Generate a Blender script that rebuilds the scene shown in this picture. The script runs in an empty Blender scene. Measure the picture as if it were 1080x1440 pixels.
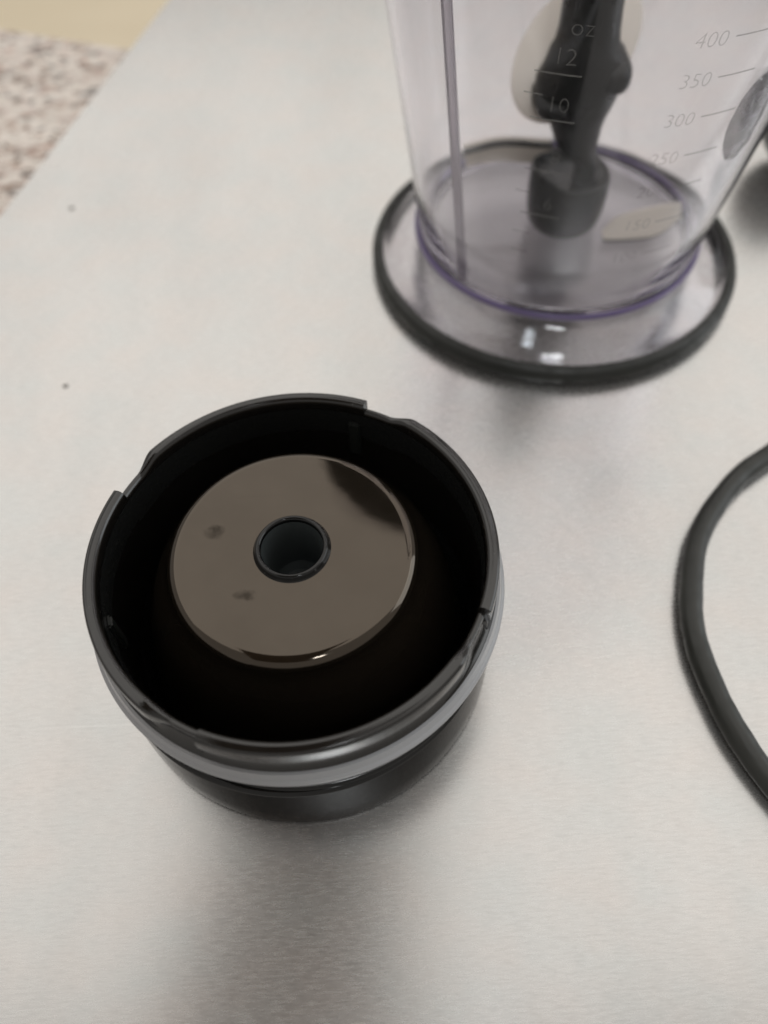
import bpy, bmesh, math, random
from mathutils import Vector, Matrix
random.seed(4)
PI = math.pi
R = math.radians
sc = bpy.context.scene
C = bpy.data.collections.new('kitchen_close_up'); sc.collection.children.link(C)

# ------------------------------------------------------------------ camera
cd = bpy.data.cameras.new('camera'); cam = bpy.data.objects.new('camera', cd); C.objects.link(cam)
right = Vector((0.99919758, -0.0334027, -0.02210104))
up = Vector((0.04005242, 0.83330544, 0.55136))
fwd = Vector((0, 0.55180278, -0.83397464))
cam.matrix_world = Matrix(((right.x, up.x, -fwd.x, 0), (right.y, up.y, -fwd.y, 0), (right.z, up.z, -fwd.z, 0.16), (0, 0, 0, 1)))
cd.sensor_fit = 'VERTICAL'; cd.sensor_height = 36.0; cd.lens = 36.0 * 1094.76 / 1440
cd.clip_start = 0.005; cd.clip_end = 50
cd.dof.use_dof = True; cd.dof.focus_distance = 0.142; cd.dof.aperture_fstop = 8.5
sc.camera = cam

# ------------------------------------------------------------------ room light
w = bpy.data.worlds.new('World'); sc.world = w; w.use_nodes = True
w.node_tree.nodes['Background'].inputs[0].default_value = (1.0, 0.955, 0.90, 1)
w.node_tree.nodes['Background'].inputs[1].default_value = 0.38
sc.view_settings.view_transform = 'Standard'; sc.view_settings.look = 'None'
sc.view_settings.exposure = -0.07; sc.view_settings.gamma = 1.0
sc.view_settings.use_curve_mapping = False
sc.cycles.use_denoising = True
sc.cycles.max_bounces = 16; sc.cycles.transmission_bounces = 16; sc.cycles.glossy_bounces = 8

def lamp(name, loc, target, sx, sy, radiance, col):
    l = bpy.data.lights.new(name, 'AREA'); l.shape = 'RECTANGLE'; l.size = sx; l.size_y = sy
    l.energy = radiance * PI * sx * sy; l.color = col
    o = bpy.data.objects.new(name, l); C.objects.link(o); o.location = loc
    d = Vector(target) - Vector(loc); o.rotation_euler = d.to_track_quat('-Z', 'Y').to_euler()
    return o
lamp('ceiling_light', (0.05, 1.97, 1.5), (0.05, 1.97, 0), 3.8, 4.0, 0.755, (1.0, 0.965, 0.915))
lamp('window_light', (1.5, 0.3, 0.7), (0, 0.1, 0), 1.0, 1.0, 1.5, (0.90, 0.96, 1.0))
lamp('lamp_white', (0.10, -0.60, 1.4), (0.0, 0.1, 0), 0.26, 0.13, 26.0, (0.95, 0.98, 1.0))
lamp('lamp_cool', (-0.12, -0.22, 1.4), (0.0, 0.1, 0), 0.10, 0.13, 12.0, (0.86, 0.94, 1.0))
lamp('lamp_warm', (-0.34, -0.42, 1.4), (0.0, 0.1, 0), 0.12, 0.06, 10.0, (1.0, 0.80, 0.64))

# ------------------------------------------------------------------ materials
def mat(name, col, rough=0.5, metal=0.0, spec=0.5, **kw):
    m = bpy.data.materials.new(name); m.use_nodes = True
    b = m.node_tree.nodes['Principled BSDF']
    b.inputs['Base Color'].default_value = (*col, 1); b.inputs['Roughness'].default_value = rough
    b.inputs['Metallic'].default_value = metal; b.inputs['Specular IOR Level'].default_value = spec
    for k, v in kw.items(): b.inputs[k.replace('_', ' ')].default_value = v
    return m, m.node_tree.nodes, m.node_tree.links, b
def N(ns, t, **kw):
    n = ns.new(t)
    for k, v in kw.items():
        if k.startswith('i_'):
            n.inputs[k[2:].replace('_', ' ')].default_value = v
        else: setattr(n, k, v)
    return n
def mapped(ns, ls, scale=(1, 1, 1), rot=(0, 0, 0), coord='Object', loc=(0, 0, 0)):
    tc = ns.new('ShaderNodeTexCoord'); mp = ns.new('ShaderNodeMapping')
    mp.inputs['Scale'].default_value = scale; mp.inputs['Rotation'].default_value = rot; mp.inputs['Location'].default_value = loc
    ls.new(tc.outputs[coord], mp.inputs['Vector']); return mp.outputs[0]
def ramp(ns, ls, src, stops):
    r = ns.new('ShaderNodeValToRGB'); e = r.color_ramp.elements
    e[0].position, e[0].color = stops[0][0], (*stops[0][1], 1); e[1].position, e[1].color = stops[-1][0], (*stops[-1][1], 1)
    for p, c in stops[1:-1]:
        q = e.new(p); q.color = (*c, 1)
    ls.new(src, r.inputs[0]); return r.outputs[0]
def noise(ns, ls, vec, scale, detail=3, rough=0.5):
    n = N(ns, 'ShaderNodeTexNoise', i_Scale=scale, i_Detail=detail, i_Roughness=rough); ls.new(vec, n.inputs['Vector']); return n.outputs[0]
def g(v): return (v, v, v)
def bump(ns, ls, b, h, strength, dist):
    bp = N(ns, 'ShaderNodeBump', i_Strength=strength, i_Distance=dist); ls.new(h, bp.inputs['Height']); ls.new(bp.outputs[0], b.inputs['Normal']); return bp

def steel_material():
    m, ns, ls, b = mat('brushed_steel', (0.6, 0.58, 0.55), 0.42, 0.88)
    rot = (0, 0, R(-7))
    grain = noise(ns, ls, mapped(ns, ls, (330, 2000, 1), rot), 1.0, 5, 0.7)
    grain2 = noise(ns, ls, mapped(ns, ls, (700, 2600, 1), rot, loc=(7, 3, 0)), 1.0, 2, 0.6)
    blot = noise(ns, ls, mapped(ns, ls, (60, 75, 1)), 1.0, 3)
    tint = ramp(ns, ls, blot, [(0.33, (0.655, 0.66, 0.65)), (0.5, (0.672, 0.662, 0.648)), (0.68, (0.685, 0.66, 0.64))])
    gr = ramp(ns, ls, grain, [(0.28, g(0.89)), (0.5, g(1.0)), (0.75, g(1.08))])
    mx = N(ns, 'ShaderNodeMix', data_type='RGBA', blend_type='MULTIPLY'); mx.inputs[0].default_value = 1
    ls.new(tint, mx.inputs[6]); ls.new(gr, mx.inputs[7])
    ls.new(mx.outputs[2], b.inputs['Base Color'])
    # wiped smears and a few hair scratches change the gloss
    sme = ramp(ns, ls, noise(ns, ls, mapped(ns, ls, (22, 9, 1), (0, 0, R(35))), 1.0, 5, 0.65), [(0.35, g(0.96)), (0.6, g(1.03))])
    scr = ramp(ns, ls, noise(ns, ls, mapped(ns, ls, (16, 1100, 1), (0, 0, R(-24))), 1.0, 1, 0.4), [(0.0, g(1.0)), (0.73, g(1.0)), (0.78, g(1.09))])
    cur = mx
    for extra in (sme, scr):
        m2 = N(ns, 'ShaderNodeMix', data_type='RGBA', blend_type='MULTIPLY'); m2.inputs[0].default_value = 1
        ls.new(cur.outputs[2], m2.inputs[6]); ls.new(extra, m2.inputs[7]); cur = m2
    ls.new(cur.outputs[2], b.inputs['Base Color'])
    rr = N(ns, 'ShaderNodeMapRange'); rr.inputs[3].default_value = 0.21; rr.inputs[4].default_value = 0.32
    ls.new(grain, rr.inputs[0]); ls.new(rr.outputs[0], b.inputs['Roughness'])
    ad = N(ns, 'ShaderNodeMath', operation='ADD'); ls.new(grain, ad.inputs[0]); ls.new(grain2, ad.inputs[1])
    bump(ns, ls, b, ad.outputs[0], 0.09, 0.00005)
    return m
def granite_material():
    m, ns, ls, b = mat('speckled_granite', (0.6, 0.5, 0.42), 0.35)
    def cells(sc_, loc, stops):
        v = N(ns, 'ShaderNodeTexVoronoi', i_Scale=sc_, i_Randomness=1.0)
        base = mapped(ns, ls, (1, 1.7, 1), (0, 0, R(-30)), loc=loc)
        nz = N(ns, 'ShaderNodeTexNoise', i_Scale=sc_ * 1.3, i_Detail=2.0); ls.new(base, nz.inputs['Vector'])
        vm = N(ns, 'ShaderNodeVectorMath', operation='SCALE'); vm.inputs['Scale'].default_value = 0.7 / sc_
        ls.new(nz.outputs[1], vm.inputs[0])
        va = N(ns, 'ShaderNodeVectorMath', operation='ADD'); ls.new(base, va.inputs[0]); ls.new(vm.outputs[0], va.inputs[1])
        ls.new(va.outputs[0], v.inputs['Vector'])
        sp = N(ns, 'ShaderNodeSeparateColor'); ls.new(v.outputs['Color'], sp.inputs[0])
        return ramp(ns, ls, sp.outputs[0], stops), sp.outputs[1]
    a, _ = cells(165, (0, 0, 0), [(0.0, (0.13, 0.12, 0.115)), (0.10, (0.33, 0.29, 0.27)), (0.22, (0.50, 0.34, 0.27)), (0.34, (0.60, 0.50, 0.45)), (0.55, (0.75, 0.66, 0.59)), (1.0, (0.84, 0.77, 0.71))])
    c, k = cells(340, (3, 1, 0), [(0.0, (0.05, 0.048, 0.046)), (0.24, (0.38, 0.24, 0.17)), (0.4, (0.62, 0.56, 0.50)), (1.0, (0.86, 0.80, 0.73))])
    mx = N(ns, 'ShaderNodeMix', data_type='RGBA'); ls.new(ramp(ns, ls, k, [(0.55, g(0)), (0.62, g(1))]), mx.inputs[0])
    ls.new(a, mx.inputs[6]); ls.new(c, mx.inputs[7]); ls.new(mx.outputs[2], b.inputs['Base Color'])
    return m
def floor_material():
    m, ns, ls, b = mat('cream_laminate', (0.62, 0.52, 0.36), 0.45)
    n_ = noise(ns, ls, mapped(ns, ls, (3, 9, 1), (0, 0, R(-15))), 1.0, 4)
    ls.new(ramp(ns, ls, n_, [(0.3, (0.80, 0.69, 0.50)), (0.7, (0.86, 0.75, 0.56))]), b.inputs['Base Color'])
    return m
def black_plastic(name, col=(0.0075, 0.0075, 0.0075), rough=0.10, spec=0.5, dust=True):
    m, ns, ls, b = mat(name, col, rough, 0, spec)
    n_ = noise(ns, ls, mapped(ns, ls), 260.0, 4, 0.6)
    rr = N(ns, 'ShaderNodeMapRange'); rr.inputs[1].default_value = 0.35; rr.inputs[2].default_value = 0.75
    rr.inputs[3].default_value = rough * 0.8; rr.inputs[4].default_value = rough * 1.6
    ls.new(n_, rr.inputs[0]); ls.new(rr.outputs[0], b.inputs['Roughness'])
    if dust:
        f = noise(ns, ls, mapped(ns, ls), 1500.0, 1, 0.5)
        ls.new(ramp(ns, ls, f, [(0.0, col), (0.74, col), (0.80, g(0.05))]), b.inputs['Base Color'])
    return m
SMUDGES = ((-0.0141, 0.0042, 0.0034, 0.0029), (-0.0078, -0.0091, 0.0042, 0.0024))
def disc_material():
    m, ns, ls, b = mat('polished_black_plastic', (0.011, 0.0085, 0.006), 0.05, 0, 1.0)
    b.inputs['Specular Tint'].default_value = (1.0, 0.85, 0.70, 1)
    n_ = noise(ns, ls, mapped(ns, ls, (1, 5, 1), (0, 0, R(20))), 330.0, 4, 0.6)
    last = None                                   # two greasy smudges that dull the polish
    for px, py, sx, sy in SMUDGES:
        mp = mapped(ns, ls, (1 / sx, 1 / sy, 0), (0, 0, 0), loc=(-px / sx, -py / sy, 0))
        ln = N(ns, 'ShaderNodeVectorMath', operation='LENGTH'); ls.new(mp, ln.inputs[0])
        nn = noise(ns, ls, mapped(ns, ls), 700.0, 2); ad = N(ns, 'ShaderNodeMath', operation='MULTIPLY_ADD'); ls.new(nn, ad.inputs[0]); ad.inputs[1].default_value = 0.9; ls.new(ln.outputs['Value'], ad.inputs[2])
        q = ramp(ns, ls, ad.outputs[0], [(0.60, g(0.55)), (1.4, g(1.25))])
        if last is None: last = q
        else:
            mn = N(ns, 'ShaderNodeMath', operation='MINIMUM'); ls.new(last, mn.inputs[0]); ls.new(q, mn.inputs[1]); last = mn.outputs[0]
    scr = noise(ns, ls, mapped(ns, ls, (25, 2600, 1), (0, 0, R(4))), 1.0, 2, 0.5)
    sm = ramp(ns, ls, scr, [(0.0, g(1.0)), (0.70, g(1.0)), (0.78, g(0.86))])
    cl = ramp(ns, ls, noise(ns, ls, mapped(ns, ls), 90.0, 4, 0.6), [(0.3, g(0.90)), (0.7, g(1.0))])
    for k in (sm, cl):
        ml = N(ns, 'ShaderNodeMath', operation='MULTIPLY'); ls.new(last, ml.inputs[0]); ls.new(k, ml.inputs[1]); last = ml.outputs[0]
    ls.new(last, b.inputs['Specular IOR Level'])
    bump(ns, ls, b, noise(ns, ls, mapped(ns, ls), 120.0, 2), 0.10, 0.00025)
    rr = N(ns, 'ShaderNodeMapRange'); rr.inputs[3].default_value = 0.035; rr.inputs[4].default_value = 0.10
    ls.new(n_, rr.inputs[0]); ls.new(rr.outputs[0], b.inputs['Roughness'])
    return m
def clear_plastic():
    m = bpy.data.materials.new('clear_violet_plastic'); m.use_nodes = True; ns, ls = m.node_tree.nodes, m.node_tree.links
    ns.clear(); out = ns.new('ShaderNodeOutputMaterial')
    gl = N(ns, 'ShaderNodeBsdfGlass', i_IOR=1.46, i_Roughness=0.05); gl.inputs['Color'].default_value = (0.985, 0.98, 0.99, 1)
    ls.new(gl.outputs[0], out.inputs['Surface'])
    va = N(ns, 'ShaderNodeVolumeAbsorption', i_Density=13.0); va.inputs['Color'].default_value = (0.70, 0.63, 0.84, 1)
    ls.new(va.outputs[0], out.inputs['Volume'])
    return m
def refraction_patch_material():
    m, ns, ls, b = mat('mottled_smoky_refraction', (0.3, 0.3, 0.3), 0.18, 0, 0.5)
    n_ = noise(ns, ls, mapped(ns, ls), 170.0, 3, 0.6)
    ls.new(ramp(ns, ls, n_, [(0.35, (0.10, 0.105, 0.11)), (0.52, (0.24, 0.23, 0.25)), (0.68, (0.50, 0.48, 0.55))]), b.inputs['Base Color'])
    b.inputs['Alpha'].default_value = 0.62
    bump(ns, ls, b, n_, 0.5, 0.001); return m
M = {
 'refraction_patch': refraction_patch_material(),
 'steel': steel_material(), 'granite': granite_material(), 'floor': floor_material(),
 'black': black_plastic('glossy_black_plastic'), 'disc': disc_material(),
 'inner': black_plastic('black_plastic_inside', (0.014, 0.0145, 0.014), 0.25, 0.08, False),
 'seal': mat('grey_silicone', (0.41, 0.415, 0.43), 0.2)[0],
 'skirt': black_plastic('satin_black_skirt', (0.009, 0.0080, 0.007), 0.12, 0.010, False),
 'hub': mat('polished_black_hub', (0.010, 0.0085, 0.007), 0.10, 0, 0.5, Specular_Tint=(1.0, 0.87, 0.74, 1))[0],
 'rim': black_plastic('glossy_rim_plastic', (0.010, 0.009, 0.008), 0.12, 0.85),

 'case': mat('brown_phone_case', (0.14, 0.095, 0.06), 0.6)[0],
 'faint': mat('faint_grey_print', (0.34, 0.335, 0.32), 0.5, Alpha=0.18)[0],
 'frost': mat('frosted_violet_plastic', (0.97, 0.955, 0.955), 0.4, 0, 0.3, Transmission_Weight=0.80, Alpha=0.5)[0],
 'rib': mat('misty_violet_plastic', (0.80, 0.76, 0.83), 0.35, 0, 0.4, Transmission_Weight=0.85)[0],
 'bore': mat('dark_grey_bore', (0.060, 0.069, 0.070), 0.35)[0],
 'boss': mat('smoky_violet_plastic', (0.60, 0.59, 0.64), 0.15, 0, 0.6, Transmission_Weight=0.9)[0],
 'pale': mat('pale_cream_tone', (0.97, 0.90, 0.79), 0.3)[0],
 'violet_edge': mat('violet_refracted_edge', (0.22, 0.17, 0.36), 0.3, 0, 0.5, Transmission_Weight=0.35)[0],
 'rubber': black_plastic('black_rubber', (0.022, 0.023, 0.020), 0.42, 0.5, False),
 'cord': black_plastic('cord_rubber', (0.030, 0.031, 0.027), 0.36, 0.5, False),
 'matt': black_plastic('satin_black_plastic', (0.018, 0.020, 0.018), 0.33, 0.5, False),
 'clear': clear_plastic(),
 'ink': mat('grey_print', (0.34, 0.335, 0.32), 0.5, Alpha=0.29)[0],
 'scuff': mat('grey_scuff', (0.030, 0.028, 0.025), 0.6)[0],
 'crumb': mat('dark_crumb', (0.17, 0.155, 0.13), 0.9)[0],
}

# ------------------------------------------------------------------ helpers
def obj(name, bm, m, parent=None, smooth=True, sharp=None):
    me = bpy.data.meshes.new(name); bmesh.ops.recalc_face_normals(bm, faces=bm.faces[:]) if sharp != 'raw' else None
    bm.to_mesh(me); bm.free(); me.materials.append(m)
    if smooth:
        me.polygons.foreach_set('use_smooth', [True] * len(me.polygons))
        me.set_sharp_from_angle(angle=R(38))
    o = bpy.data.objects.new(name, me); C.objects.link(o)
    if parent: o.parent = parent
    return o
def thing(name, label, cat, loc=(0, 0, 0), rz=0):
    o = bpy.data.objects.new(name, None); C.objects.link(o); o.empty_display_size = 0.01
    o.location = loc; o.rotation_euler = (0, 0, rz); o['label'] = label; o['category'] = cat; return o
def tag(o, label, cat):
    o['label'] = label; o['category'] = cat; return o
def lathe(prof, n=192, closed=False, fn=None):
    """prof: (r, z) list; closed loops the profile; fn(i, r, z, a) may move a vertex with the azimuth"""
    bm = bmesh.new(); rings = []
    for i, (r, z) in enumerate(prof):
        if r < 1e-7: rings.append([bm.verts.new((0, 0, z))]); continue
        ring = []
        for k in range(n):
            a = 2 * PI * k / n; rr, zz = (r, z) if fn is None else fn(i, r, z, a)
            ring.append(bm.verts.new((rr * math.cos(a), rr * math.sin(a), zz)))
        rings.append(ring)
    pairs = list(zip(rings, rings[1:])) + ([(rings[-1], rings[0])] if closed else [])
    for A, B in pairs:
        for k in range(n):
            k2 = (k + 1) % n
            if len(A) == 1 and len(B) == 1: break
            if len(A) == 1: bm.faces.new((A[0], B[k], B[k2]))
            elif len(B) == 1: bm.faces.new((A[k], B[0], A[k2]))
            else: bm.faces.new((A[k], B[k], B[k2], A[k2]))
    return bm
def arc(cx, cz, r, a0, a1, n):
    return [(cx + r * math.cos(R(a0 + (a1 - a0) * i / n)), cz + r * math.sin(R(a0 + (a1 - a0) * i / n))) for i in range(n + 1)]
def catmull(P, n=14):
    out = []; P = [Vector(p) for p in P]; Q = [P[0] * 2 - P[1]] + P + [P[-1] * 2 - P[-2]]
    for i in range(1, len(Q) - 2):
        a, b_, c, d = Q[i - 1:i + 3]
        for k in range(n):
            t = k / n; out.append(0.5 * ((2 * b_) + (c - a) * t + (2 * a - 5 * b_ + 4 * c - d) * t * t + (3 * b_ - a - 3 * c + d) * t ** 3))
    out.append(P[-1]); return out
def tube(path, rad, seg=20, rz=None):
    bm = bmesh.new(); rings = []
    for i, p in enumerate(path):
        t = (path[min(i + 1, len(path) - 1)] - path[max(i - 1, 0)]).normalized()
        s = t.cross(Vector((0, 0, 1))).normalized(); u = s.cross(t)
        r = rad(i / (len(path) - 1)) if callable(rad) else rad
        rings.append([bm.verts.new(p + s * math.cos(2 * PI * k / seg) * r + u * math.sin(2 * PI * k / seg) * r) for k in range(seg)])
    for A, B in zip(rings, rings[1:]):
        for k in range(seg): bm.faces.new((A[k], A[(k + 1) % seg], B[(k + 1) % seg], B[k]))
    bm.faces.new(rings[0]); bm.faces.new(rings[-1]); return bm
def prism(poly, z0, z1, bevel=0.0, seg=2):
    bm = bmesh.new(); lo = [bm.verts.new((x, y, z0)) for x, y in poly]; hi = [bm.verts.new((x, y, z1)) for x, y in poly]
    n = len(poly); bm.faces.new(lo[::-1]); top = bm.faces.new(hi)
    for k in range(n): bm.faces.new((lo[k], lo[(k + 1) % n], hi[(k + 1) % n], hi[k]))
    if bevel: bmesh.ops.bevel(bm, geom=list(top.edges), offset=bevel, segments=seg, affect='EDGES')
    return bm

# ------------------------------------------------------------------ the setting
# steel worktop: its left edge runs (-.1249,.2323) -> (-.0867,.3815)
e0, e1 = Vector((-0.1249, 0.2323)), Vector((-0.0867, 0.3815)); ed = (e1 - e0).normalized()
p_near, p_far = e0 - ed * 0.75, e0 + ed * 0.9
o = obj('steel_worktop', prism([tuple(p_near), (1.0, p_near.y), (1.0, p_far.y), tuple(p_far)], -0.012, 0.0, 0.0008), M['steel'], smooth=False)
o['kind'] = 'structure'
o = obj('granite_countertop', prism([(-1.3, -0.6), (-0.02, -0.6), (-0.02, 0.34), (-0.1042 + 0.05, 0.3632 - 0.0196), (-0.1663, 0.3875), (-1.3, 0.3875 + 0.444)], -0.040, -0.0122, 0.002), M['granite'], smooth=False)
o['kind'] = 'structure'
o = obj('floor', prism([(-4, -4), (4, -4), (4, 5), (-4, 5)], -0.62, -0.60), M['floor'], smooth=False)
o['kind'] = 'structure'

# ------------------------------------------------------------------ round black coupling cup, open side up
LX, LY = -0.0167, 0.0720
cup = thing('coupling_cup', 'glossy black round appliance cup lying open side up with a raised centre hub', 'appliance part', (LX, LY, 0))
def notch(a):
    """1 inside a bayonet notch, sharp at its higher azimuth, ramped at its lower one"""
    d = (math.degrees(a) - 140.0) % 90.0
    if d > 17.0: return 0.0
    t = min(1.0, d / 9.0); return t * t * (3 - 2 * t)
RT = 0.0370
outer = ([(0.0340, 0.0150)] + [(0.0347, 0.0385)] + arc(0.0357, 0.0402, 0.0011, 170, 60, 6)
         + [(0.03655, 0.0411)] + arc(0.0364, 0.0405, 0.0006, 80, 0, 4) + [(0.0371, 0.0382), (0.0371, 0.0374), (0.0366, 0.0371), (0.0367, 0.0340), (0.0373, 0.0331)])
def cup_fn(i, r, z, a):
    k = notch(a)
    if 1 <= i and z > 0.0368:
        r2 = min(r, 0.0356 + (r - 0.0356) * 0.25) if r > 0.0356 else r
        z2 = z - 0.0015 if z > 0.0395 else (z - 0.0006)
        return r + (r2 - r) * k, z + (z2 - z) * k
    return r, z
obj('rim', lathe(outer, 720, False, cup_fn), M['rim'], cup)
# grey gasket ring
obj('seal_ring', lathe([(0.0370, 0.0330), (0.0378, 0.0330)] + arc(0.0379, 0.0304, 0.0010, 65, -42, 10) + [(0.0376, 0.0290)] + [(0.0374, 0.0262), (0.0366, 0.0260)], 256, True), M['seal'], cup)
skirt = ([(0.0366, 0.0262), (0.0371, 0.0259)] + arc(0.0369, 0.0247, 0.0007, 80, -40, 5) + [(0.0366, 0.0236), (0.0366, 0.0215)]
         + arc(0.0361, 0.0190, 0.0008, 95, 0, 6))
base = [(0.0366, 0.0192)] + arc(0.0368, 0.0181, 0.0010, 100, 5, 8) + [(0.0383, 0.0080), (0.0384, 0.0022)] + arc(0.0376, 0.0010, 0.0007, 0, -90, 4) + [(0.0330, 0.0001)]
obj('bead', lathe(skirt, 256), M['black'], cup)
base = [(r + 0.0008, z) for r, z in base]
for nm, pr_, m in (('skirt_edge', base[:10], 'black'), ('skirt', base[9:], 'skirt')):
    o = obj(nm, lathe(pr_, 256), M[m], cup); o.location = (-0.0009, 0.0009, 0)
obj('bowl', lathe([(0.0346, 0.0384), (0.0343, 0.0180), (0.0336, 0.0080), (0.0332, 0.0058)], 256), M['inner'], cup)
hub = [(0.0334, 0.0060), (0.0322, 0.0120), (0.0306, 0.0200), (0.0287, 0.0272), (0.0264, 0.0327), (0.0243, 0.0356)] + arc(0.0204, 0.0381, 0.0024, 0, 90, 18)
obj('hub_dome', lathe(hub, 256), M['disc'], cup)
collar_prof = [(0.0096 - 0.0024 * t / 12, 0.0405 + 0.0 * math.sin(PI * t / 12) ** 2) for t in range(13)]
disc = obj('hub_disc', lathe([(0.0204, 0.0405), (0.0200, 0.0405), (0.0150, 0.0405), (0.0102, 0.0405), (0.0099, 0.0405)] + collar_prof + [(0.0069, 0.0405)], 256), M['disc'], cup)
obj('socket', lathe([(0.0070, 0.0405), (0.0067, 0.0409)] + arc(0.0061, 0.0411, 0.0005, 20, 175, 8) + [(0.0056, 0.0405)], 128), M['black'], cup)
obj('bore', lathe([(0.0056, 0.0406), (0.0053, 0.0380), (0.0050, 0.0300), (0.0048, 0.0280), (0.0036, 0.0268), (0.0, 0.0264)], 128), M['bore'], cup)
# small drive lugs inside the bowl wall
for az in (71, 198):
    a = R(az); bm = bmesh.new()
    bmesh.ops.create_cube(bm, size=1, matrix=Matrix.Rotation(a, 4, 'Z') @ Matrix.Translation((0.0343, 0, 0.031)) @ Matrix.Diagonal((0.0011, 0.0026, 0.010, 1)))
    bmesh.ops.bevel(bm, geom=bm.edges[:], offset=0.0004, segments=2, affect='EDGES')
    obj('lug', bm, M['matt'], cup)

# ------------------------------------------------------------------ clear measuring beaker
BX, BY = 0.0549, 0.1995
bk = thing('measuring_beaker', 'clear violet-tinted plastic measuring beaker on a black rubber foot ring', 'beaker', (BX, BY, 0))
SL = 0.150; ro = lambda z: 0.0407 + (z - 0.0125) * SL
TOP = 0.157
prof = ([(0, 0.0126), (0.0368, 0.0126)] + arc(0.0368, 0.0146, 0.0020, -80, -8, 5)
        + [(ro(z) - 0.0019, z) for z in (0.03, 0.06, 0.09, 0.12, TOP - 0.001)] + [(ro(TOP) + 0.0030, TOP + 0.003), (ro(TOP) + 0.0040, TOP + 0.003), (ro(TOP) + 0.0042, TOP + 0.002)]
        + [(ro(z), z) for z in (TOP - 0.001, 0.12, 0.09, 0.06, 0.03, 0.0160)]
        + [(0.0411, 0.0135), (0.0413, 0.0122), (0.0422, 0.0110), (0.0446, 0.0094), (0.0476, 0.0077), (0.0500, 0.0062), (0.0514, 0.0050), (0.0519, 0.0040), (0.0519, 0.0030), (0.0508, 0.0029), (0.0490, 0.0046), (0.0460, 0.0063), (0.0425, 0.0083), (0.0400, 0.0098), (0.0360, 0.0102), (0.0, 0.0102)])
def spout(i, r, z, a):
    d = (math.degrees(a) - 205 + 180) % 360 - 180
    k = math.exp(-(d / 20) ** 2) * max(0, (z - 0.125) / 0.035) ** 1.5
    return r + 0.013 * k, z + 0.002 * k
obj('beaker_body', lathe(prof, 256, False, spout), M['clear'], bk)
obj('refracted_edge', lathe(arc(0.0414, 0.0124, 0.00085, 0, 345, 16), 256, True), M['violet_edge'], bk)  # violet ring added, its colour stands in for the refracted floor edge
ring = [(0.0508, 0.0004), (0.0512, 0.0001), (0.0540, 0.0001), (0.0548, 0.0006), (0.0552, 0.0016), (0.0552, 0.0034), (0.0547, 0.0046), (0.0537, 0.0053), (0.0526, 0.0054), (0.0520, 0.0050), (0.0519, 0.0028), (0.0509, 0.0026)]
obj('foot_ring', lathe(ring, 256, True), M['rubber'], bk)
obj('frosted_floor', lathe([(0, 0.0090), (0.0374, 0.0090), (0.0378, 0.0093), (0.0374, 0.0099), (0, 0.0099)], 128), M['frost'], bk)
# black pouring guard round the rim, above the frame, mirrored in the polished hub disc
def guard(i, r, z, a):
    d = (math.degrees(a) - 201 + 180) % 360 - 180
    w_ = math.exp(-(d / 38) ** 4)
    return 0.0640 + (r - 0.0640) * (0.05 + 0.95 * w_) + (0.0105 * math.exp(-(d / 30) ** 2) if r > 0.066 else 0), z
obj('rim_guard', lathe([(0.0640, 0.1565), (0.0640, 0.1510), (0.0650, 0.1500), (0.0690, 0.1495), (0.0700, 0.1505), (0.0695, 0.1530), (0.0660, 0.1560)], 192, True, guard), M['rubber'], bk)
# moulded inner rib on the left of the wall
bm = bmesh.new(); ra = R(-140)
def rib_pt(dr, da, z): 
    rr = ro(z) - 0.0021 - dr; return (rr * math.cos(ra + da / rr), rr * math.sin(ra + da / rr), z)
v = []
for z in (0.0135, 0.04, 0.08, 0.12, 0.147):
    v.append([bm.verts.new(rib_pt(*q, z)) for q in ((0, -0.0013), (0.0009, -0.0010), (0.0011, 0), (0.0009, 0.0010), (0, 0.0013))])
for A, B in zip(v, v[1:]):
    for k in range(5): bm.faces.new((A[k], A[(k + 1) % 5], B[(k + 1) % 5], B[k]))
bm.faces.new(v[0]); bm.faces.new(v[-1][::-1])
obj('wall_rib', bm, M['rib'], bk)

# mottled oval patch on the right wall, coloured to imitate the black handle refracted
PATCH = catmull([(-59.4, .0568, 0), (-63.0, .0610, 0), (-65.0, .0660, 0), (-65.3, .0700, 0), (-64.4, .0745, 0), (-61.5, .0772, 0), (-57.8, .0768, 0), (-55.0, .0715, 0), (-53.4, .0640, 0), (-53.6, .0590, 0), (-56.0, .0562, 0), (-59.4, .0568, 0)], 5)[:-1]
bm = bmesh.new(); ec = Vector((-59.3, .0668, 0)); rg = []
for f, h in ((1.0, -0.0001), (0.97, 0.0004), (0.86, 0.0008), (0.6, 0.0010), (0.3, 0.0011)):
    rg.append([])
    for p in PATCH:
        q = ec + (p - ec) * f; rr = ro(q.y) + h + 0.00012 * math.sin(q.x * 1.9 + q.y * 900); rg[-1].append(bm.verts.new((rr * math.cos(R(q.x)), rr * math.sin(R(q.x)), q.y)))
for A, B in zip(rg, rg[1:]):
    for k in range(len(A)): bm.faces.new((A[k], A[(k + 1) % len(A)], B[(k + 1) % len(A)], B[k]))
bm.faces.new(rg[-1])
obj('oval_refraction', bm, M['refraction_patch'], bk)
def on_wall(u, z, az, off):
    rr = ro(z) + off; a = R(az) + u / ro(z); return (rr * math.cos(a), rr * math.sin(a), z)
def tick(az, z, length, th=0.00026, m='ink'):
    bm = bmesh.new(); n = 8; L = []
    for i in range(n + 1):
        u = length * i / n
        L.append([bm.verts.new(on_wall(u, z + dz, az, off)) for dz, off in ((-th / 2, 0.00004), (th / 2, 0.00004), (th / 2, 0.00016), (-th / 2, 0.00016))])
    for A, B in zip(L, L[1:]):
        for k in range(4): bm.faces.new((A[k], A[(k + 1) % 4], B[(k + 1) % 4], B[k]))
    bm.faces.new(L[0]); bm.faces.new(L[-1][::-1])
    obj('graduation_line', bm, M[m], bk, smooth=False)
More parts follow.
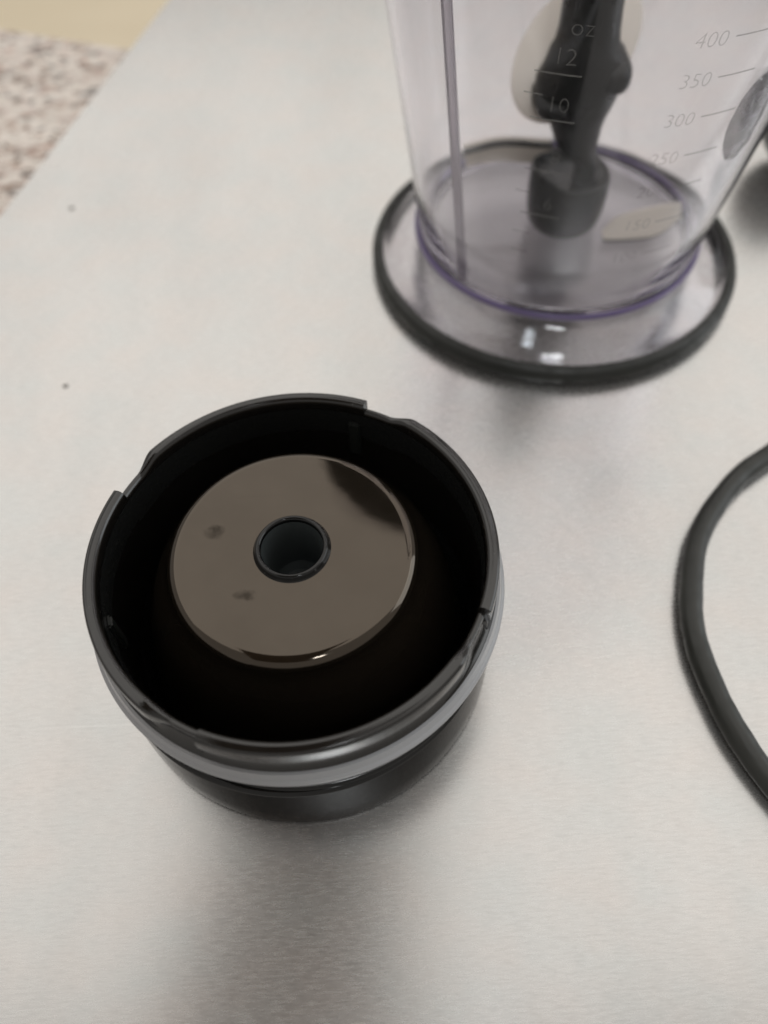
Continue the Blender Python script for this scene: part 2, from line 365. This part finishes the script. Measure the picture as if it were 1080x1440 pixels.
def text(s, az, z, size):
    cu = bpy.data.curves.new('numeral', 'FONT'); cu.body = s; cu.size = size; cu.extrude = 0.00004; cu.resolution_u = 3; cu.align_x = 'RIGHT'; cu.align_y = 'CENTER'
    cu.offset = -0.00008
    t = bpy.data.objects.new('tmp', cu); sc.collection.objects.link(t); bpy.context.view_layer.update()
    me = bpy.data.meshes.new_from_object(t.evaluated_get(bpy.context.evaluated_depsgraph_get()))
    bpy.data.objects.remove(t); bpy.data.curves.remove(cu)
    for v_ in me.vertices:
        x, y, dz = v_.co; v_.co = Vector(on_wall(x, z + y, az, 0.0001 + dz))
    me.name = 'numeral'; me.materials.clear(); me.materials.append(M['faint'])
    o = bpy.data.objects.new('numeral', me); C.objects.link(o); o.parent = bk
zs = [(0.0878, '400'), (0.0798, '350'), (0.0713, '300'), (0.0621, '250'), (0.0535, '200'), (0.0438, '150'), (0.0336, '100')]
for z, s in zs:
    tick(-75.5, z, 0.0082)
    text(s, -77.0, z - 0.0002, 0.0044)
tick(-75.5, 0.0960, 0.0082)
# ounce scale on the left
for z, s in ((0.0808, '12'), (0.0708, '10'), (0.0583, '8'), (0.0460, '6')):
    tick(-116, z, 0.0092, 0.00030)
    text(s, -107.0, z + 0.0034, 0.0048)
text('oz', -104.5, 0.0900, 0.0048)
for z in (0.0760, 0.0648, 0.0520, 0.0400, 0.0340): tick(-118, z, 0.0040)

# ------------------------------------------------------------------ black shaft standing inside the beaker
sh = thing('blending_rod', 'black plastic blending rod with a rounded foot standing inside the clear beaker', 'blender attachment', (BX + 0.0015, BY - 0.0005, 0.0128))
def shift(i, r, z, a): return r, z
def offset(bm, dx, dy=0):
    bmesh.ops.translate(bm, verts=bm.verts[:], vec=(dx, dy, 0)); return bm
foot = [(0, 0.0), (0.0070, 0.0), (0.0090, 0.0008), (0.0103, 0.0026), (0.0110, 0.0060), (0.0113, 0.0110), (0.0112, 0.0158), (0.0108, 0.0168), (0.0102, 0.0170), (0.0092, 0.0158), (0.0060, 0.0150), (0.0, 0.0148)]
def horn(i, r, z, a):
    return r, z + (0.0022 * max(0, math.cos(a - R(185))) ** 2 if z > 0.0156 and r > 0.01 else 0)
obj('foot_bell', lathe(foot, 96, False, horn), M['matt'], sh)
# neck, collar and stem: height, left and right extent of each cross section
rows = [(0.014, -0.0008, 0.0056), (0.0198, -0.0008, 0.0056), (0.0218, -0.0037, 0.0048), (0.0242, -0.0061, 0.0042), (0.0272, -0.0079, 0.0042), (0.0312, -0.0097, 0.0043), (0.0342, -0.0107, 0.0049), (0.037, -0.012, 0.0058), (0.0391, -0.0142, 0.0066), (0.0411, -0.0149, 0.0074), (0.0435, -0.0149, 0.0081), (0.0465, -0.0134, 0.0077), (0.0499, -0.0124, 0.006), (0.0513, -0.0116, 0.0043), (0.055, -0.0111, 0.0037), (0.0597, -0.0111, 0.0032), (0.085, -0.0108, 0.0033), (0.088, -0.0098, 0.0023)]
def lug(cx, cz, rx, rz_):
    bm = bmesh.new(); bmesh.ops.create_uvsphere(bm, u_segments=48, v_segments=24, radius=1)
    for v_ in bm.verts:
        q = [math.copysign(abs(c) ** 0.8, c) for c in v_.co]; v_.co = Vector((cx + q[0] * rx, q[1] * 0.0090, cz + q[2] * rz_))
    return bm
def stack(rr):
    bm = bmesh.new(); rings = []
    for z, l, r in rr:
        cx, rx = (l + r) / 2 + 0.0014, (r - l) / 2; ry = min(rx, 0.0085)
        rings.append([bm.verts.new((cx + rx * math.cos(2 * PI * k / 48), ry * math.sin(2 * PI * k / 48), z)) for k in range(48)])
    for A, B in zip(rings, rings[1:]):
        for k in range(48): bm.faces.new((A[k], A[(k + 1) % 48], B[(k + 1) % 48], B[k]))
    bm.faces.new(rings[0][::-1]); bm.faces.new(rings[-1]); return bm
for nm, lo, hi in (('neck', 0, 6), ('collar', 6, 14), ('rod', 14, 99)):
    obj(nm, stack(rows[lo:hi + 1]), M['matt'], sh)
obj('collar_lug', lug(-0.0088, 0.0378, 0.0050, 0.0030), M['matt'], sh)
obj('collar_lug', lug(0.0050, 0.0448, 0.0046, 0.0042), M['matt'], sh)
bm = lathe([(0.0, -0.0004), (0.0150, -0.0004)] + arc(0.0165, 0.0, 0.0005, -90, 90, 4) + [(0.0, 0.0005)], 96)  # cream plate added behind the rod to imitate the warm steel's reflection
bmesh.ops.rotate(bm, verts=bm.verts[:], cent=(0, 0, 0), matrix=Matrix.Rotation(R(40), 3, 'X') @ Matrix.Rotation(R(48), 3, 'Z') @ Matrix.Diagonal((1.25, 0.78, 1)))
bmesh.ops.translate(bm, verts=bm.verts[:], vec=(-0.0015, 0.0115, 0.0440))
obj('reflection_disc', bm, M['pale'], sh)

# two pale curved strips added for cream bands through the beaker, dark along one edge; points are left-to-right upper and lower edges
def add_strip(up_, lo_, dark_top, yy):
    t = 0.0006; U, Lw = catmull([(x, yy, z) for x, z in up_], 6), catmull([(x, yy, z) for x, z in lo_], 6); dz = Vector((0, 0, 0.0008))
    for nm, A_, B_, m in (('pale_strip', U, Lw, 'pale'), ('strip_edge', *((([p + dz for p in U]), U) if dark_top else (Lw, [p - dz for p in Lw])), 'matt')):
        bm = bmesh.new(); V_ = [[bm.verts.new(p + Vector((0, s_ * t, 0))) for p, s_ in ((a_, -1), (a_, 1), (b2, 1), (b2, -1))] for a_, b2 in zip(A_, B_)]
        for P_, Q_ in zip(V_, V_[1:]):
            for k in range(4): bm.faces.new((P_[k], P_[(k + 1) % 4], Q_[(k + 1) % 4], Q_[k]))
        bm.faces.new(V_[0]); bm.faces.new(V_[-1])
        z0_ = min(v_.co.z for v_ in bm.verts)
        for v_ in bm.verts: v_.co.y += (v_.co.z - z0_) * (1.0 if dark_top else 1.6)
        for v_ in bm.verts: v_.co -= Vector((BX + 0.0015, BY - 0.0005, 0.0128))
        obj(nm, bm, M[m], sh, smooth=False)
add_strip([(0.0268, 0.0306), (0.0375, 0.0320), (0.0525, 0.0312)], [(0.0277, 0.0268), (0.0379, 0.0277), (0.0525, 0.0265)], True, 0.2075)
add_strip([(0.0666, 0.0151), (0.0722, 0.0174), (0.0843, 0.0187), (0.0905, 0.0189)], [(0.0669, 0.0141), (0.0735, 0.0140), (0.0829, 0.0144), (0.0900, 0.0168)], False, 0.1890)

# ------------------------------------------------------------------ power cord and the black handle at the right edge
P = [(0.40, 0.14, 0.0026), (0.25, 0.150, 0.0026), (0.155, 0.142, 0.0026), (0.118, 0.1285, 0.0026), (0.0967, 0.1163, 0.0026), (0.0855, 0.1081, 0.0026), (0.0741, 0.0943, 0.0026), (0.0683, 0.0795, 0.0026), (0.0663, 0.0675, 0.0026), (0.0676, 0.0547, 0.0026), (0.0704, 0.0443, 0.0026), (0.0745, 0.0353, 0.0026), (0.085, 0.018, 0.0026), (0.11, -0.01, 0.0026), (0.20, -0.06, 0.0026), (0.40, -0.12, 0.0026)]
cord_r = lambda t: 0.00255 * (1 + 0.018 * math.sin(t * 70) + 0.012 * math.sin(t * 173 + 1))
tag(obj('power_cord', tube(catmull(P), cord_r), M['cord']), 'thick dark grey power cord curving in a loop on the steel worktop', 'cord')
hd = thing('blender_handle', 'black rounded end of a hand blender lying behind the beaker at the right edge', 'blender', (0.1450, 0.242, 0.0162), R(25))
hd.scale = (0.75, 0.75, 0.75)
hp = [(0, 0.0)] + [(0.021 * math.sin(R(t)), 0.021 - 0.021 * math.cos(R(t))) for t in range(10, 91, 10)] + [(0.0215, 0.05), (0.0225, 0.09), (0.024, 0.12), (0.022, 0.16), (0.012, 0.175), (0, 0.178)]
b_ = lathe(hp, 96); bmesh.ops.rotate(b_, verts=b_.verts[:], cent=(0, 0, 0), matrix=Matrix.Rotation(R(90), 3, 'Y')); bmesh.ops.translate(b_, verts=b_.verts[:], vec=(-0.021, 0, 0))
obj('handle_body', b_, M['black'], hd)

# ------------------------------------------------------------------ crumbs on the steel
for (x, y, s, lab) in ((-0.0875, 0.1523, 0.00045, 'tiny dark crumb on the steel left of the black cup'), (-0.1010, 0.2335, 0.0005, 'small dark speck near the granite edge of the steel')):
    bm = bmesh.new(); bmesh.ops.create_icosphere(bm, subdivisions=2, radius=s)
    for v_ in bm.verts: v_.co = Vector((v_.co.x * 1.7, v_.co.y * 0.9, v_.co.z * 0.5)) * random.uniform(0.8, 1.2)
    bmesh.ops.translate(bm, verts=bm.verts[:], vec=(0, 0, s * 0.4))
    o = tag(obj('crumb', bm, M['crumb']), lab, 'crumb'); o.location = (x, y, 0); o.rotation_euler = (0, 0, R(15))

# ------------------------------------------------------------------ the phone that takes the picture: its dim reflection lies on the steel
ph = thing('phone', 'dark phone held over the steel worktop, seen only as a dim reflection', 'phone', cam.location)
ph.matrix_world = cam.matrix_world
bm = bmesh.new(); bmesh.ops.create_cube(bm, size=1, matrix=Matrix.Translation((-0.043, 0.050, 0.0075)) @ Matrix.Diagonal((0.082, 0.168, 0.008, 1)))
bmesh.ops.bevel(bm, geom=bm.edges[:], offset=0.003, segments=3, affect='EDGES')
obj('phone_body', bm, M['case'], ph)
